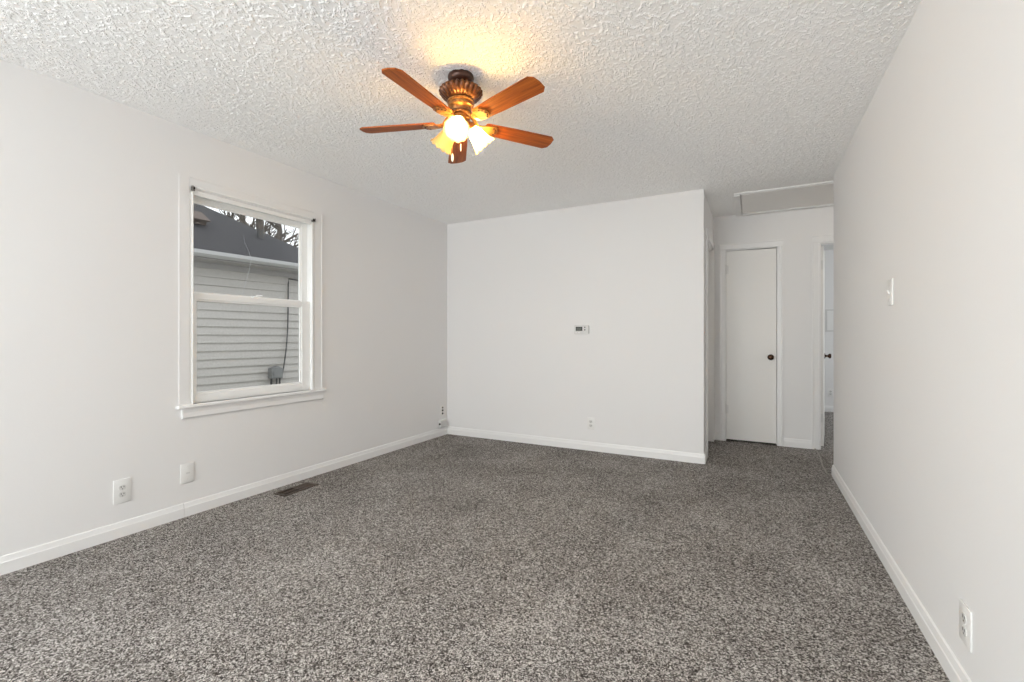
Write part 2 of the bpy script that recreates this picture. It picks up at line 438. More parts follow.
prism(bm, [(XL, 0.612), (XL + 0.010, 0.612), (XL + 0.017, 0.622), (XL + 0.014, 0.650), (XL + 0.017, 0.6775), (XL, 0.6775)], 'y', 1.590, 2.648)
obj('apron', bm, M['trim'], win)
def sash(name, xf, xb, y0, y1, z0, z1, stile_l, stile_r, rail_b, rail_t, pane_mat, pane_name='window_pane'):
    bm = B()
    iy0, iy1, iz0, iz1 = y0 + stile_l, y1 - stile_r, z0 + rail_b, z1 - rail_t
    box(bm, xb, xf, y0, iy0, z0, z1, 0.003); box(bm, xb, xf, iy1, y1, z0, z1, 0.003)
    box(bm, xb, xf, iy0, iy1, z0, iz0, 0.003); box(bm, xb, xf, iy0, iy1, iz1, z1, 0.003)
    xm = (xf + xb) / 2                              # thin glazing bead round the glass
    bd = 0.010
    for a in ((iy0, iy0 + bd, iz0, iz1), (iy1 - bd, iy1, iz0, iz1)):
        box(bm, xm - 0.006, xf - 0.008, a[0], a[1], a[2], a[3])
    for a in ((iy0 + bd, iy1 - bd, iz0, iz0 + bd), (iy0 + bd, iy1 - bd, iz1 - bd, iz1)):
        box(bm, xm - 0.006, xf - 0.008, *a)
    o = obj(name, bm, M['vinyl'], win)
    bm = B(); box(bm, xm - 0.004, xm - 0.001, iy0 + 0.002, iy1 - 0.002, iz0 + 0.002, iz1 - 0.002)
    p = obj(pane_name, bm, pane_mat, o)
    return o, p, (iy0, iy1, iz0, iz1, xm)
lower, pane_l, g = sash('lower_sash', XL - 0.020, XL - 0.055, 1.650, 2.548, 0.6965, 1.408, 0.034, 0.075, 0.062, 0.040, M['glass'])
bm = B()
box(bm, XL - 0.050, XL - 0.022, 2.075, 2.130, 1.4085, 1.418, 0.003); tube(bm, [(XL - 0.036, 2.10, 1.418), (XL - 0.036, 2.10, 1.424), (XL - 0.030, 2.145, 1.427)], 0.005, 6)
obj('sash_lock', bm, M['vinyl'], lower)
upper, pane_u, g2 = sash('upper_sash', XL - 0.060, XL - 0.095, 1.650, 2.553, 1.375, WZ1 - 0.016, 0.014, 0.055, 0.035, 0.036, M['glass_specks'])
bm = B()
xg = g2[4] - 0.0005
tube(bm, [(xg, 2.035, 1.86), (xg, 2.045, 1.80), (xg, 2.075, 1.74), (xg, 2.092, 1.69), (xg, 2.075, 1.60), (xg, 2.045, 1.50), (xg, 2.03, 1.42)], [0.0004, 0.0005, 0.0006, 0.0013, 0.0016, 0.0013, 0.0009], 5)
tag(obj('glass_crack', bm, M['crack'], upper), 'thin bright crack running down the upper glass')
# roller shade brackets left at both upper corners of the frame
def shade_bracket(y, s, label):
    t = thing('shade_bracket', label, 'bracket', (XL + 0.0145, y, 2.064), 0, 'shade brackets on the window')
    bm = B(); box(bm, -0.002, 0.002, -0.012, 0.012, -0.014, 0.016, 0.001)
    box(bm, 0.002, 0.022, -0.010 * s - 0.0015, -0.010 * s + 0.0015, -0.012, 0.014)
    obj('bracket_plate', bm, M['steel'], t)
    bm = B(); tube(bm, [(0.012, -0.012 * s, 0.001), (0.012, 0.004 * s, 0.001)], 0.007, 10)
    tag(obj('pin_socket', bm, M['slot'], t, 40), 'dark round socket')
    return t
shade_bracket(1.650, 1, 'small metal shade bracket at the upper left corner of the window')
shade_bracket(2.545, -1, 'small metal shade bracket at the upper right corner of the window')
bm = B(); tube(bm, [(XL + 0.028, 1.665, 2.071), (XL + 0.028, 2.530, 2.071)], 0.0075, 10)
tag(obj('shade_rod', bm, M['vinyl'], None, 40), 'thin white rod spanning between the two window shade brackets', 'rod')

# unseen front window, added behind the camera to light the room
w2 = thing('added_window_2', 'large white framed window added unseen in the wall behind the camera for light', 'window', (0, 0, 0), 0, None, 'structure')
bm = B()
a0, a1, c0, c1 = FW
for q in ((a0, a0 + 0.05, c0, c1), (a1 - 0.05, a1, c0, c1), (-1.625, -1.575, c0 + 0.05, c1 - 0.05)): box(bm, q[0], q[1], YF - 0.09, YF - 0.03, q[2], q[3])
for q in ((a0 + 0.05, a1 - 0.05, c0, c0 + 0.05), (a0 + 0.05, a1 - 0.05, c1 - 0.05, c1)): box(bm, q[0], q[1], YF - 0.09, YF - 0.03, q[2], q[3])
obj('window_frame', bm, M['vinyl'], w2)
bm = B()
for q in ((a0 - 0.07, a0, c0, c1 + 0.07), (a1, a1 + 0.07, c0, c1 + 0.07), (a0, a1, c1, c1 + 0.07), (a0 - 0.09, a1 + 0.09, c0 - 0.04, c0)): box(bm, q[0], q[1], YF, YF + 0.018, q[2], q[3])
obj('casing', bm, M['trim'], w2)
for p0, p1 in ((a0 + 0.05, -1.625), (-1.575, a1 - 0.05)):
    bm = B(); box(bm, p0, p1, YF - 0.062, YF - 0.058, c0 + 0.05, c1 - 0.05)
    obj('window_pane', bm, M['glass'], w2)
w4 = thing('added_window_4', 'white framed window added unseen in the left wall behind the camera for light', 'window', (0, 0, 0), 0, None, 'structure')  # unseen window, added to light the right wall
bm = B()
l0, l1, m0, m1 = LW
for q in ((l0, l0 + 0.05, m0, m1), (l1 - 0.05, l1, m0, m1), (l0 + 0.05, l1 - 0.05, m0, m0 + 0.05), (l0 + 0.05, l1 - 0.05, m1 - 0.05, m1), (l0 + 0.05, l1 - 0.05, 1.43, 1.47)): box(bm, XL - 0.09, XL - 0.03, *q)
obj('window_frame', bm, M['vinyl'], w4)
bm = B()
for q in ((l0 - 0.065, l0, m0, m1 + 0.065), (l1, l1 + 0.065, m0, m1 + 0.065), (l0, l1, m1, m1 + 0.065), (l0 - 0.08, l1 + 0.08, m0 - 0.03, m0)): box(bm, XL, XL + 0.016, *q)
obj('casing', bm, M['trim'], w4)
for q in ((m0 + 0.05, 1.43), (1.47, m1 - 0.05)):
    bm = B(); box(bm, XL - 0.062, XL - 0.058, l0 + 0.05, l1 - 0.05, q[0], q[1]); obj('window_pane', bm, M['glass'], w4)
w3 = thing('added_window_3', 'white framed window added unseen to light the far room', 'window', (0, 0, 0), 0, None, 'structure')  # unseen window, added so the far room gets light
bm = B()
for q in ((5.85, 5.9, 0.85, 2.15), (6.8, 6.85, 0.85, 2.15), (5.9, 6.8, 0.85, 0.9), (5.9, 6.8, 2.1, 2.15), (5.9, 6.8, 1.48, 1.52)): box(bm, BX1 + 0.02, BX1 + 0.07, q[0], q[1], q[2], q[3])
obj('window_frame', bm, M['vinyl'], w3)
for q in ((0.9, 1.48), (1.52, 2.1)):
    bm = B(); box(bm, BX1 + 0.04, BX1 + 0.044, 5.9, 6.8, q[0], q[1]); obj('window_pane', bm, M['glass'], w3)

# ---------------------------------------------------------------- doors
def knob_mesh(bm, base, axis, sgn=1):
    """round knob with rosette, revolve around axis 'y' or a matrix"""
    prof = [(0.0305, 0.0), (0.0305, 0.004), (0.026, 0.008), (0.012, 0.011), (0.011, 0.030), (0.017, 0.034), (0.025, 0.042), (0.0275, 0.051), (0.025, 0.059), (0.016, 0.064), (0.004, 0.0655)]
    lathe(bm, prof, 28, axis)
def casing_x(name, x0, x1, zt, wl, wr, wt, y, label):
    bm = B(); t = 0.015
    def leg(a, b, inner_right):
        if inner_right: pts = [(a, y), (a, y - t), (a + 0.012, y - t), (a + 0.018, y - t + 0.004), (b - 0.004, y - 0.009), (b, y - 0.006), (b, y)]
        else: pts = [(a, y), (a, y - 0.006), (a + 0.004, y - 0.009), (b - 0.018, y - t + 0.004), (b - 0.012, y - t), (b, y - t), (b, y)]
        prism(bm, pts, 'z', 0.0, zt)
    if wl: leg(x0 - wl, x0, True)
    if wr: leg(x1, x1 + wr, False)
    prism(bm, [(y, zt), (y - 0.006, zt), (y - 0.009, zt + 0.004), (y - t + 0.004, zt + wt - 0.018), (y - t, zt + wt - 0.012), (y - t, zt + wt), (y, zt + wt)], 'x', x0 - wl, x1 + wr)
    return struct(name, bm, M['trim'], label, 'door casing')
casing_x('trim_1', -0.257, 0.231, DH + 0.001, 0.057, 0.053, 0.066, YH, 'white casing around the narrow closed door')
casing_x('trim_2', 0.592, 1.346, DH + 0.001, 0.059, 0.059, 0.078, YH, 'white casing around the open doorway')
def jambs(name, x0, x1, label):
    bm = B()
    box(bm, x0 + 0.0005, x0 + 0.010, YH + 0.0005, YH + TH, 0, DH - 0.0105); box(bm, x1 - 0.010, x1 - 0.0005, YH + 0.0005, YH + TH, 0, DH - 0.0105)
    box(bm, x0 + 0.0005, x1 - 0.0005, YH + 0.0005, YH + TH, DH - 0.010, DH - 0.0005)
    return struct(name, bm, M['trim'], label, 'door jamb')
jambs('trim_3', CX0, CX1, 'white jamb around the narrow closed door')
jambs('trim_4', DX0, DX1, 'white jamb lining the open doorway')
# narrow closet door, hung slightly out of square so the gap over it widens to the right
d1 = thing('door_1', 'narrow flat white door, closed, at the end of the alcove', 'door', (0, 0, 0), 0, None, 'structure')
bm = B()
lx0, lx1 = CX0 + 0.012, CX1 - 0.014
prism(bm, [(lx0, 0.022), (lx1, 0.020), (lx1, DH - 0.020), (lx0, DH - 0.013)], 'y', YH + 0.002, YH + 0.036)
obj('door_leaf', bm, M['door'], d1)
bm = B(); knob_mesh(bm, None, Matrix.Translation((0.171, YH + 0.002, 0.915)) @ Matrix.Rotation(R(90), 4, 'X'))
tag(obj('door_knob', bm, M['knob'], d1, 50), 'dark bronze round knob')
for z in (1.855, 0.345):
    bm = B(); tube(bm, [(CX0 + 0.0105, YH - 0.004, z - 0.05), (CX0 + 0.0105, YH - 0.004, z + 0.05)], 0.006, 10)
    tube(bm, [(CX0 + 0.0105, YH - 0.004, z + 0.05), (CX0 + 0.0105, YH - 0.004, z + 0.056)], 0.004, 8)
    box(bm, CX0 + 0.010, CX0 + 0.034, YH - 0.001, YH + 0.0022, z - 0.045, z + 0.045)
    obj('hinge', bm, M['hinge'], d1, 40)
# bedroom door swung open into the far room
d2 = thing('door_2', 'white door swung open into the far room, seen edge on', 'door', (0.609, YH + TH + 0.003, 0), -R(7.2), None, 'structure')
bm = B(); box(bm, 0.0, 0.035, 0.0, 0.71, 0.014, DH - 0.016, 0.0015)
obj('door_leaf', bm, M['door'], d2)
for sgn, xx in ((1, 0.035), (-1, 0.0)):
    bm = B(); knob_mesh(bm, None, Matrix.Translation((xx, 0.645, 0.912)) @ Matrix.Rotation(R(90) * sgn, 4, 'Y'))
    tag(obj('door_knob', bm, M['knob'], d2, 50), 'dark bronze knob')
for z in (1.86, 0.30):
    bm = B(); box(bm, 0.003, 0.032, -0.0025, 0.0, z - 0.045, z + 0.045); tube(bm, [(-0.003, -0.003, z - 0.045), (-0.003, -0.003, z + 0.045)], 0.005, 8)
    obj('hinge', bm, M['hinge'], d2, 40)
# doorway in the short side wall: casing, jamb and closed recessed door
bm = B()
for a, b in ((SY0 - 0.062, SY0 + 0.004), (SY1 - 0.004, SY1 + 0.058)):
    prism(bm, [(XC, a), (XC + 0.015, a), (XC + 0.015, b), (XC, b)], 'z', 0, DH)
prism(bm, [(XC, SY0 - 0.062), (XC + 0.015, SY0 - 0.062), (XC + 0.015, SY1 + 0.058), (XC, SY1 + 0.058)], 'z', DH, DH + 0.066)
struct('trim_5', bm, M['trim'], 'white casing around the doorway in the short side wall', 'door casing')
bm = B()
box(bm, XC - TH, XC - 0.0005, SY0 + 0.0005, SY0 + 0.012, 0, DH - 0.0125); box(bm, XC - TH, XC - 0.0005, SY1 - 0.012, SY1 - 0.0005, 0, DH - 0.0125)
box(bm, XC - TH, XC - 0.0005, SY0 + 0.0005, SY1 - 0.0005, DH - 0.012, DH - 0.0005)
struct('trim_6', bm, M['trim'], 'white jamb of the doorway in the short side wall', 'door jamb')
d3 = thing('door_3', 'white door in the short side wall, seen at a grazing angle', 'door', (0, 0, 0), 0, None, 'structure')
bm = B(); box(bm, XC - 0.085, XC - 0.050, SY0 + 0.014, SY1 - 0.014, 0.015, DH - 0.016, 0.001)
obj('door_leaf', bm, M['door'], d3)

# seam strip where two carpets meet by the right wall's end
bm = B()
rnd = random.Random(4)
pts = []
for i in range(41):
    t = i / 40; y = 5.60 - t * 1.055
    x = 0.553 + 0.012 * math.sin(t * 5.2) + rnd.uniform(-0.003, 0.003)
    pts.append((x, y, 0.004))
pts += [(0.572, 4.532, 0.004)]
tube(bm, pts, [0.0065 + rnd.uniform(-0.0015, 0.0015) for _ in pts], 7)
M['seam'] = mat('frayed_carpet_edge', (0.36, 0.335, 0.305), 0.9)
struct('trim_7', bm, M['seam'], 'pale frayed carpet seam running from the open doorway to the right wall', 'carpet seam', 60)

# attic hatch in the alcove ceiling
hx0, hx1, hy0, hy1 = -0.150, 0.80, 4.675, 5.488
ht = thing('attic_hatch', 'flat white attic hatch with trim frame in the alcove ceiling', 'hatch', (0, 0, H))
for a in ((hx0, hx1, hy1 - 0.062, hy1), (hx0, hx1, hy0, hy0 + 0.0301), (hx0, hx0 + 0.050, hy0 + 0.030, hy1 - 0.062), (hx1 - 0.05, hx1, hy0 + 0.030, hy1 - 0.062)):
    bm = B(); box(bm, a[0], a[1], a[2], a[3], -0.013 if a[2] == hy0 else -0.024, 0.006, 0.002)
    obj('trim_board', bm, M['trim'], ht)
bm = B(); box(bm, hx0 + 0.060, hx1 - 0.056, hy0 + 0.034, hy1 - 0.066, -0.016, -0.008)
obj('hatch_panel', bm, M['door'], ht)

# ---------------------------------------------------------------- outlets, switches and other wall fittings
# local frame: x to the right, z up, the wall behind at y = 0, front towards -y
def cover_plate(parent, w, h_, m=None, d=0.006):
    bm = B(); box(bm, -w / 2, w / 2, -d, 0.0, -h_ / 2, h_ / 2, 0.0025)
    return obj('cover_plate', bm, m or M['plate'], parent, 35)
def screw(parent, x, z, d=0.006):
    bm = B(); lathe(bm, [(0.0035, 0), (0.0035, 0.001), (0.002, 0.0016)], 12, Matrix.Translation((x, -d, z)) @ Matrix.Rotation(R(90), 4, 'X'))
    return obj('screw', bm, M['screw'], parent, 40)
def receptacle(parent, z, d=0.006):
    bm = B()
    pts = []
    for i in range(24):
        a = 2 * math.pi * i / 24
        x, zz = 0.0172 * math.cos(a), 0.0172 * math.sin(a)
        pts.append((x, z + max(-0.0135, min(0.0135, zz))))
    prism(bm, pts, 'y', -d - 0.0022, -d + 0.001)
    o = obj('receptacle', bm, M['plate_grey'], parent)
    f = -d - 0.0022
    for x, hh_, zz in ((-0.0065, 0.0095, 0.004), (0.0065, 0.0080, 0.004)):
        bm = B(); box(bm, x - 0.0016, x + 0.0016, f - 0.0004, f + 0.001, z + zz - hh_ / 2, z + zz + hh_ / 2)
        tag(obj('slot', bm, M['slot'], o), 'dark slot')
    bm = B(); lathe(bm, [(0.0028, 0), (0.0028, 0.0014)], 12, Matrix.Translation((0, f + 0.001, z - 0.0075)) @ Matrix.Rotation(R(90), 4, 'X'))
    tag(obj('slot', bm, M['slot'], o), 'dark round ground hole')
def outlet(loc, rotz, label, w=0.078, h_=0.124):
    t = thing('wall_outlet', label, 'outlet', loc, rotz, 'white duplex outlets')
    cover_plate(t, w, h_, M['plate'])
    receptacle(t, 0.0195); receptacle(t, -0.0195); screw(t, 0, 0)
    return t
outlet((XL, 1.285, 0.2575), R(90), 'white duplex outlet low on the left wall, nearest the camera', 0.082, 0.132)
outlet((-1.417, YB, 0.268), 0, 'white duplex outlet low on the back wall below the thermostat', 0.070, 0.118)
outlet((XR, 1.902, 0.238), -R(90), 'white duplex outlet low on the right wall by the baseboard', 0.086, 0.122)
outlet((1.045, BY1, 0.287), 0, 'small white outlet seen through the open doorway on the far wall', 0.075, 0.118)

t = thing('jack_plate', 'blank white cover plate with a tiny jack left of the window on the left wall', 'wall plate', (XL, 1.623, 0.269), R(90))
cover_plate(t, 0.080, 0.120); screw(t, 0, 0.042); screw(t, 0, -0.036)
bm = B(); box(bm, -0.010, 0.013, -0.0085, -0.005, -0.003, 0.006, 0.001); obj('jack', bm, M['plate_grey'], t)
t = thing('cable_plate', 'narrow white wall plate with three dark jacks in the back left corner', 'wall plate', (XL, 4.300, 0.285), R(90))
cover_plate(t, 0.072, 0.122)
for z in (0.034, 0.002, -0.033):
    bm = B(); lathe(bm, [(0.010, 0), (0.010, 0.010), (0.007, 0.012)], 14, Matrix.Translation((0.006, -0.0055, z)) @ Matrix.Rotation(R(90), 4, 'X'))
    tag(obj('jack', bm, M['slot'] if z < 0.03 else M['steel'], t, 40), 'dark round jack')
t = thing('jack_box', 'small white surface box above the baseboard in the back left corner', 'jack box', (XL, 4.302, 0.141), R(90))
bm = B(); box(bm, -0.062, 0.058, -0.036, 0.0, -0.040, 0.040, 0.004); obj('box_body', bm, M['plate_grey'], t, 35)
bm = B(); lathe(bm, [(0.011, 0), (0.011, 0.010), (0.006, 0.014)], 14, Matrix.Translation((-0.0615, -0.022, 0.0)) @ Matrix.Rotation(-R(90), 4, 'Y'))
tag(obj('plug', bm, M['slot'], t, 40), 'dark round plug')

t = thing('light_switch', 'white toggle light switch on the right wall at shoulder height', 'switch', (XR, 2.772, 1.336), -R(90))
cover_plate(t, 0.080, 0.124, None, 0.007); screw(t, 0, 0.032, 0.007); screw(t, 0, -0.032, 0.007)
bm = B(); prism(bm, [(-0.006, -0.010), (-0.009, 0.010), (-0.017, 0.014), (-0.0175, 0.008), (-0.011, -0.008)], 'x', -0.0045, 0.0045)
obj('toggle', bm, M['plate'], t)

t = thing('thermostat', 'small white thermostat with dark screen on the back wall', 'thermostat', (-1.512, YB, 1.199), 0)
bm = B()
w, hh_ = 0.148, 0.094
def rr(w, h_, r, n=6, bulge=0.0):
    pts = []
    for cx, cz, a0 in ((w / 2 - r, h_ / 2 - r, 0), (-w / 2 + r, h_ / 2 - r, 90), (-w / 2 + r, -h_ / 2 + r, 180), (w / 2 - r, -h_ / 2 + r, 270)):
        for i in range(n + 1):
            a = R(a0 + 90 * i / n); x = cx + r * math.cos(a); z = cz + r * math.sin(a)
            if x > 0: x += bulge * (1 - (2 * z / h_) ** 2)
            pts.append((x, z))
    return pts
prism(bm, rr(w, hh_, 0.012, 6, 0.006), 'y', -0.020, 0.0)
prism(bm, [(x * 0.96, z * 0.95) for x, z in rr(w, hh_, 0.014, 6, 0.006)], 'y', -0.026, -0.0201)
obj('housing', bm, M['plate_grey'], t)
bm = B(); box(bm, -0.056, 0.014, -0.0275, -0.0255, -0.012, 0.029, 0.0008); bez = tag(obj('screen', bm, M['lcd_bezel'], t), 'dark display')
bm = B(); box(bm, -0.048, 0.006, -0.0280, -0.0274, -0.006, 0.021); tag(obj('display', bm, M['lcd'], bez), 'grey green liquid crystal area')
for z in (0.023, -0.002):
    bm = B(); lathe(bm, [(0.0065, 0), (0.0065, 0.003), (0.004, 0.004)], 14, Matrix.Translation((0.040, -0.0255, z)) @ Matrix.Rotation(R(90), 4, 'X'))
    tag(obj('button', bm, M['lcd_bezel'], t, 40), 'small dark button')
for x in (-0.052, -0.021):
    bm = B(); box(bm, x - 0.009, x + 0.009, -0.0285, -0.0255, -0.034, -0.026, 0.001); obj('button', bm, M['trim'], t)

t = thing('breaker_panel', 'flat white electrical panel on the far wall through the doorway', 'panel', (1.075, BY1, 1.375), 0)
bm = B(); box(bm, -0.10, 0.16, -0.020, 0, -0.17, 0.17, 0.003); obj('panel_frame', bm, M['plate_grey'], t)
bm = B(); box(bm, -0.075, 0.135, -0.026, -0.020, -0.145, 0.145, 0.003); obj('panel_door', bm, M['plate'], t)

# fill lamp added to brighten the hall, unseen behind the right wall
t = thing('hall_fill_lamp', 'round white fill lamp added unseen on the hall ceiling behind the right wall', 'ceiling lamp', (1.47, 4.78, H))
bm = B(); lathe(bm, [(0.135, 0.004), (0.14, -0.004), (0.14, -0.022), (0.128, -0.028)], 40); obj('fill_lamp_base', bm, M['trim'], t, 40)
M['dome'] = emit('fill_dome_glow', (1.0, 0.90, 0.78), 12.0)  # glow of the added hall lamp
bm = B(); lathe(bm, [(0.127, -0.0285), (0.122, -0.05), (0.100, -0.075), (0.06, -0.092), (0.015, -0.098)], 40); obj('fill_lamp_dome', bm, M['dome'], t, 60)

# floor register
M['register'] = mat('brown_register_metal', (0.085, 0.062, 0.048), 0.45, 0.4)
M['duct'] = mat('duct_shade_black', (0.012, 0.010, 0.009), 0.8)
t = thing('floor_register', 'brown metal floor register in the carpet below the window', 'floor vent', (-2.982, 2.278, 0.0), R(1.5))
bm = B(); W2, L2 = 0.058, 0.145
for a in ((-W2, -W2 + 0.012, -L2, L2), (W2 - 0.012, W2, -L2, L2), (-W2 + 0.012, W2 - 0.012, -L2, -L2 + 0.014), (-W2 + 0.012, W2 - 0.012, L2 - 0.014, L2), (-W2 + 0.012, W2 - 0.012, -0.005, 0.005), (-0.004, 0.004, -L2 + 0.014, -0.005), (-0.004, 0.004, 0.005, L2 - 0.014)):
    box(bm, a[0], a[1], a[2], a[3], 0.0005, 0.007)
obj('frame', bm, M['register'], t)
bm = B(); box(bm, -W2 + 0.012, W2 - 0.012, -L2 + 0.014, L2 - 0.014, 0.0004, 0.0012); tag(obj('duct_shade_plate', bm, M['duct'], t), 'black plate standing in for the shade of the duct')  # the duct's shade put into the colour of a thin plate
for k in range(22):
    y = -L2 + 0.020 + k * (2 * L2 - 0.040) / 21
    if abs(y) < 0.008: continue
    bm = B()
    lean = 0.0035 if y > 0 else -0.001
    wd = 0.0042 if y > 0 else 0.0022
    prism(bm, [(y - lean - wd / 2, 0.0014), (y - lean + wd / 2, 0.0014), (y + lean + wd / 2, 0.0062), (y + lean - wd / 2, 0.0062)], 'x', -W2 + 0.012, W2 - 0.012)
    obj('louver', bm, M['register'], t)

# ---------------------------------------------------------------- ceiling fan
FX, FY = -1.3021, 1.9390
fan = thing('ceiling_fan', 'five blade wooden ceiling fan with bronze motor and three glass lamp shades', 'ceiling fan', (FX, FY, 0), 0)
bm = B()
lathe(bm, [(0.060, 2.4435), (0.064, 2.438), (0.066, 2.428), (0.064, 2.418), (0.057, 2.407), (0.046, 2.399), (0.038, 2.395), (0.036, 2.382)], 48)
obj('canopy', bm, M['bronze_dark'], fan, 50)
bm = B()
NF = 24
def flute(j, r, a):
    k = {1: 0.4, 2: 0.8, 3: 1.0, 4: 1.0, 5: 1.0, 6: 0.9}.get(j, 0)
    c = abs(math.sin(NF * a / 2))
    return r * (1 + 0.12 * k * (c - 0.5)), 0.003 * k * (c - 0.5)
lathe(bm, [(0.037, 2.390), (0.052, 2.387), (0.070, 2.381), (0.090, 2.372), (0.104, 2.360), (0.104, 2.351), (0.090, 2.332), (0.064, 2.312)], 224, None, flute)
hs = obj('motor_housing', bm, M['motor'], fan, 50)
bm = B()
lathe(bm, [(0.063, 2.3115), (0.068, 2.309), (0.068, 2.301), (0.061, 2.298), (0.060, 2.290), (0.064, 2.287), (0.064, 2.280), (0.056, 2.276), (0.051, 2.270), (0.048, 2.264), (0.046, 2.258)], 64)
obj('motor_band', bm, M['brass'], fan, 40)
bm = B()
lathe(bm, [(0.046, 2.2575), (0.055, 2.254), (0.056, 2.244), (0.050, 2.238), (0.044, 2.233)], 48)
obj('flywheel', bm, M['motor'], fan, 40)
bm = B()
lathe(bm, [(0.046, 2.2325), (0.046, 2.222), (0.041, 2.218), (0.041, 2.168), (0.045, 2.164), (0.046, 2.152), (0.040, 2.142), (0.026, 2.135), (0.012, 2.131), (0.008, 2.122), (0.003, 2.118)], 48)
obj('switch_housing', bm, M['brass'], fan, 40)

ZB = 2.2015
def blade_outline():
    x0, x1 = 0.128, 0.528
    pts = [(x0, -0.036), (x0 + 0.012, -0.042), (0.26, -0.048), (x1 - 0.022, -0.055), (x1, -0.036), (x1 + 0.003, 0.0), (x1, 0.036), (x1 - 0.022, 0.055), (0.26, 0.048), (x0 + 0.012, 0.043), (x0, 0.036)]
    return pts
PITCH = R(-11)
bl_mesh = None
for k in range(5):
    ang = R(-17.45 + 72 * k)
    M0 = Matrix.Rotation(ang, 4, 'Z')
    # iron: arm from the flywheel out to a plate under the blade
    bm = B()
    rot = Matrix.Translation((0, 0, ZB)) @ Matrix.Rotation(PITCH, 4, 'X')
    # arm
    arm = [(0.046, 0, 2.246), (0.062, 0, 2.240), (0.078, 0, 2.224), (0.092, 0, ZB - 0.001), (0.106, 0, ZB - 0.007), (0.125, 0, ZB - 0.0075)]
    ws = [0.012, 0.012, 0.012, 0.015, 0.023, 0.030]
    rings = []
    for (x, y, z), w_ in zip(arm, ws):
        f = max(0.0, min(1.0, (x - 0.07) / 0.05)); sl = math.tan(PITCH) * f
        rings.append([bm.verts.new((x, yy, z + yy * sl + zz)) for yy, zz in ((-w_, -0.003), (0, -0.005), (w_, -0.003), (w_, 0.003), (0, 0.004), (-w_, 0.003))])
    for a, b in zip(rings, rings[1:]):
        for i in range(6): bm.faces.new((a[i], a[(i + 1) % 6], b[(i + 1) % 6], b[i]))
    bm.faces.new(rings[0][::-1]); bm.faces.new(rings[-1])
    # rounded tongue plate with a row of raised bosses along its end
    pts = []
    for i in range(29):
        a = R(-100 + 200 * i / 28); rr_ = 0.040 * (1 + 0.10 * math.cos(6 * a))
        pts.append((0.158 + 0.040 * math.cos(a) * 1.05, rr_ * math.sin(a)))
    pts += [(0.122, 0.030), (0.122, -0.030)]
    A = [bm.verts.new(rot @ Vector((x, y, -0.0105))) for x, y in pts]; Bv = [bm.verts.new(rot @ Vector((x, y, -0.0036))) for x, y in pts]
    bm.faces.new(A); bm.faces.new(Bv[::-1])
    for i in range(len(pts)): bm.faces.new((A[i], Bv[i], Bv[(i + 1) % len(pts)], A[(i + 1) % len(pts)]))
    iron = obj('blade_iron', bm, M['brass'], fan, 35)
    iron.rotation_euler = (0, 0, ang)
    for q in range(5):
        a = R(-62 + 31 * q)
        bm = B(); lathe(bm, [(0.0052, 0), (0.0052, 0.0022), (0.003, 0.0032)], 12, rot @ Matrix.Translation((0.154 + 0.033 * math.cos(a), 0.031 * math.sin(a), -0.0105)) @ Matrix.Rotation(R(180), 4, 'X'))
        tag(obj('rosette', bm, M['bronze_dark'], iron, 40), 'small dark recess')
    # blade
    bm = B()
    A = [bm.verts.new((x, y, -0.0035)) for x, y in blade_outline()]; Bv = [bm.verts.new((x, y, 0.0035)) for x, y in blade_outline()]
    bm.faces.new(A); bm.faces.new(Bv[::-1])
    for i in range(len(A)): bm.faces.new((A[i], Bv[i], Bv[(i + 1) % len(A)], A[(i + 1) % len(A)]))
    bmesh.ops.bevel(bm, geom=[e for e in bm.edges if abs(e.verts[0].co.z - e.verts[1].co.z) < 1e-6], offset=0.0015, segments=2, affect='EDGES')
    bl = obj('blade', bm, M['blade'], fan, 40)
    bl.matrix_local = M0 @ rot

# light kit: three bell shades tilted outwards; the camera-side one is seen into
toward = math.atan2(-FY, -FX) - R(9)
for k in range(3):
    az = toward + R(120) * k
    Mz = Matrix.Rotation(az, 4, 'Z')
    neck = Vector((0.052, 0, 2.192)); rim = Vector((0.132, 0, 2.111))
    ax = (rim - neck).normalized()
    Mt = Mz @ Matrix.Translation(neck) @ Vector((0, 0, 1)).rotation_difference(ax).to_matrix().to_4x4()
    Ls = (rim - neck).length
    bm = B()
    lathe(bm, [(0.016, -0.030), (0.019, -0.018), (0.026, -0.012), (0.028, 0.004), (0.026, 0.010)], 28, Mt)
    holder = obj('shade_holder', bm, M['brass'], fan, 40)
    bm = B()
    def scal(j, r, a):
        k_ = max(0, j - 3) / 4.0
        return r * (1 + 0.018 * k_ * math.cos(12 * a)), 0.004 * k_ * math.cos(12 * a)
    prof = [(0.024, 0.002), (0.030, 0.018), (0.036, 0.036), (0.041, 0.056), (0.046, 0.076), (0.051, 0.094), (0.057, 0.108), (0.062, Ls)]
    lathe(bm, prof, 72, Mt, scal, close=False)
    sh = obj('lamp_shade', bm, M['shade'], fan, 80)
    sh.modifiers.new('glass_thickness', 'SOLIDIFY').thickness = 0.0025
    bm = B()
    lathe(bm, [(0.008, 0.012), (0.010, 0.024), (0.017, 0.040), (0.0235, 0.056), (0.0245, 0.066), (0.021, 0.078), (0.012, 0.087), (0.003, 0.0895)], 24, Mt)
    lit = k != 2
    b = obj('bulb', bm, M['bulb'] if lit else M['bulb_off'], holder, 60)
    tag(b, 'glowing bulb' if lit else 'unlit white bulb')
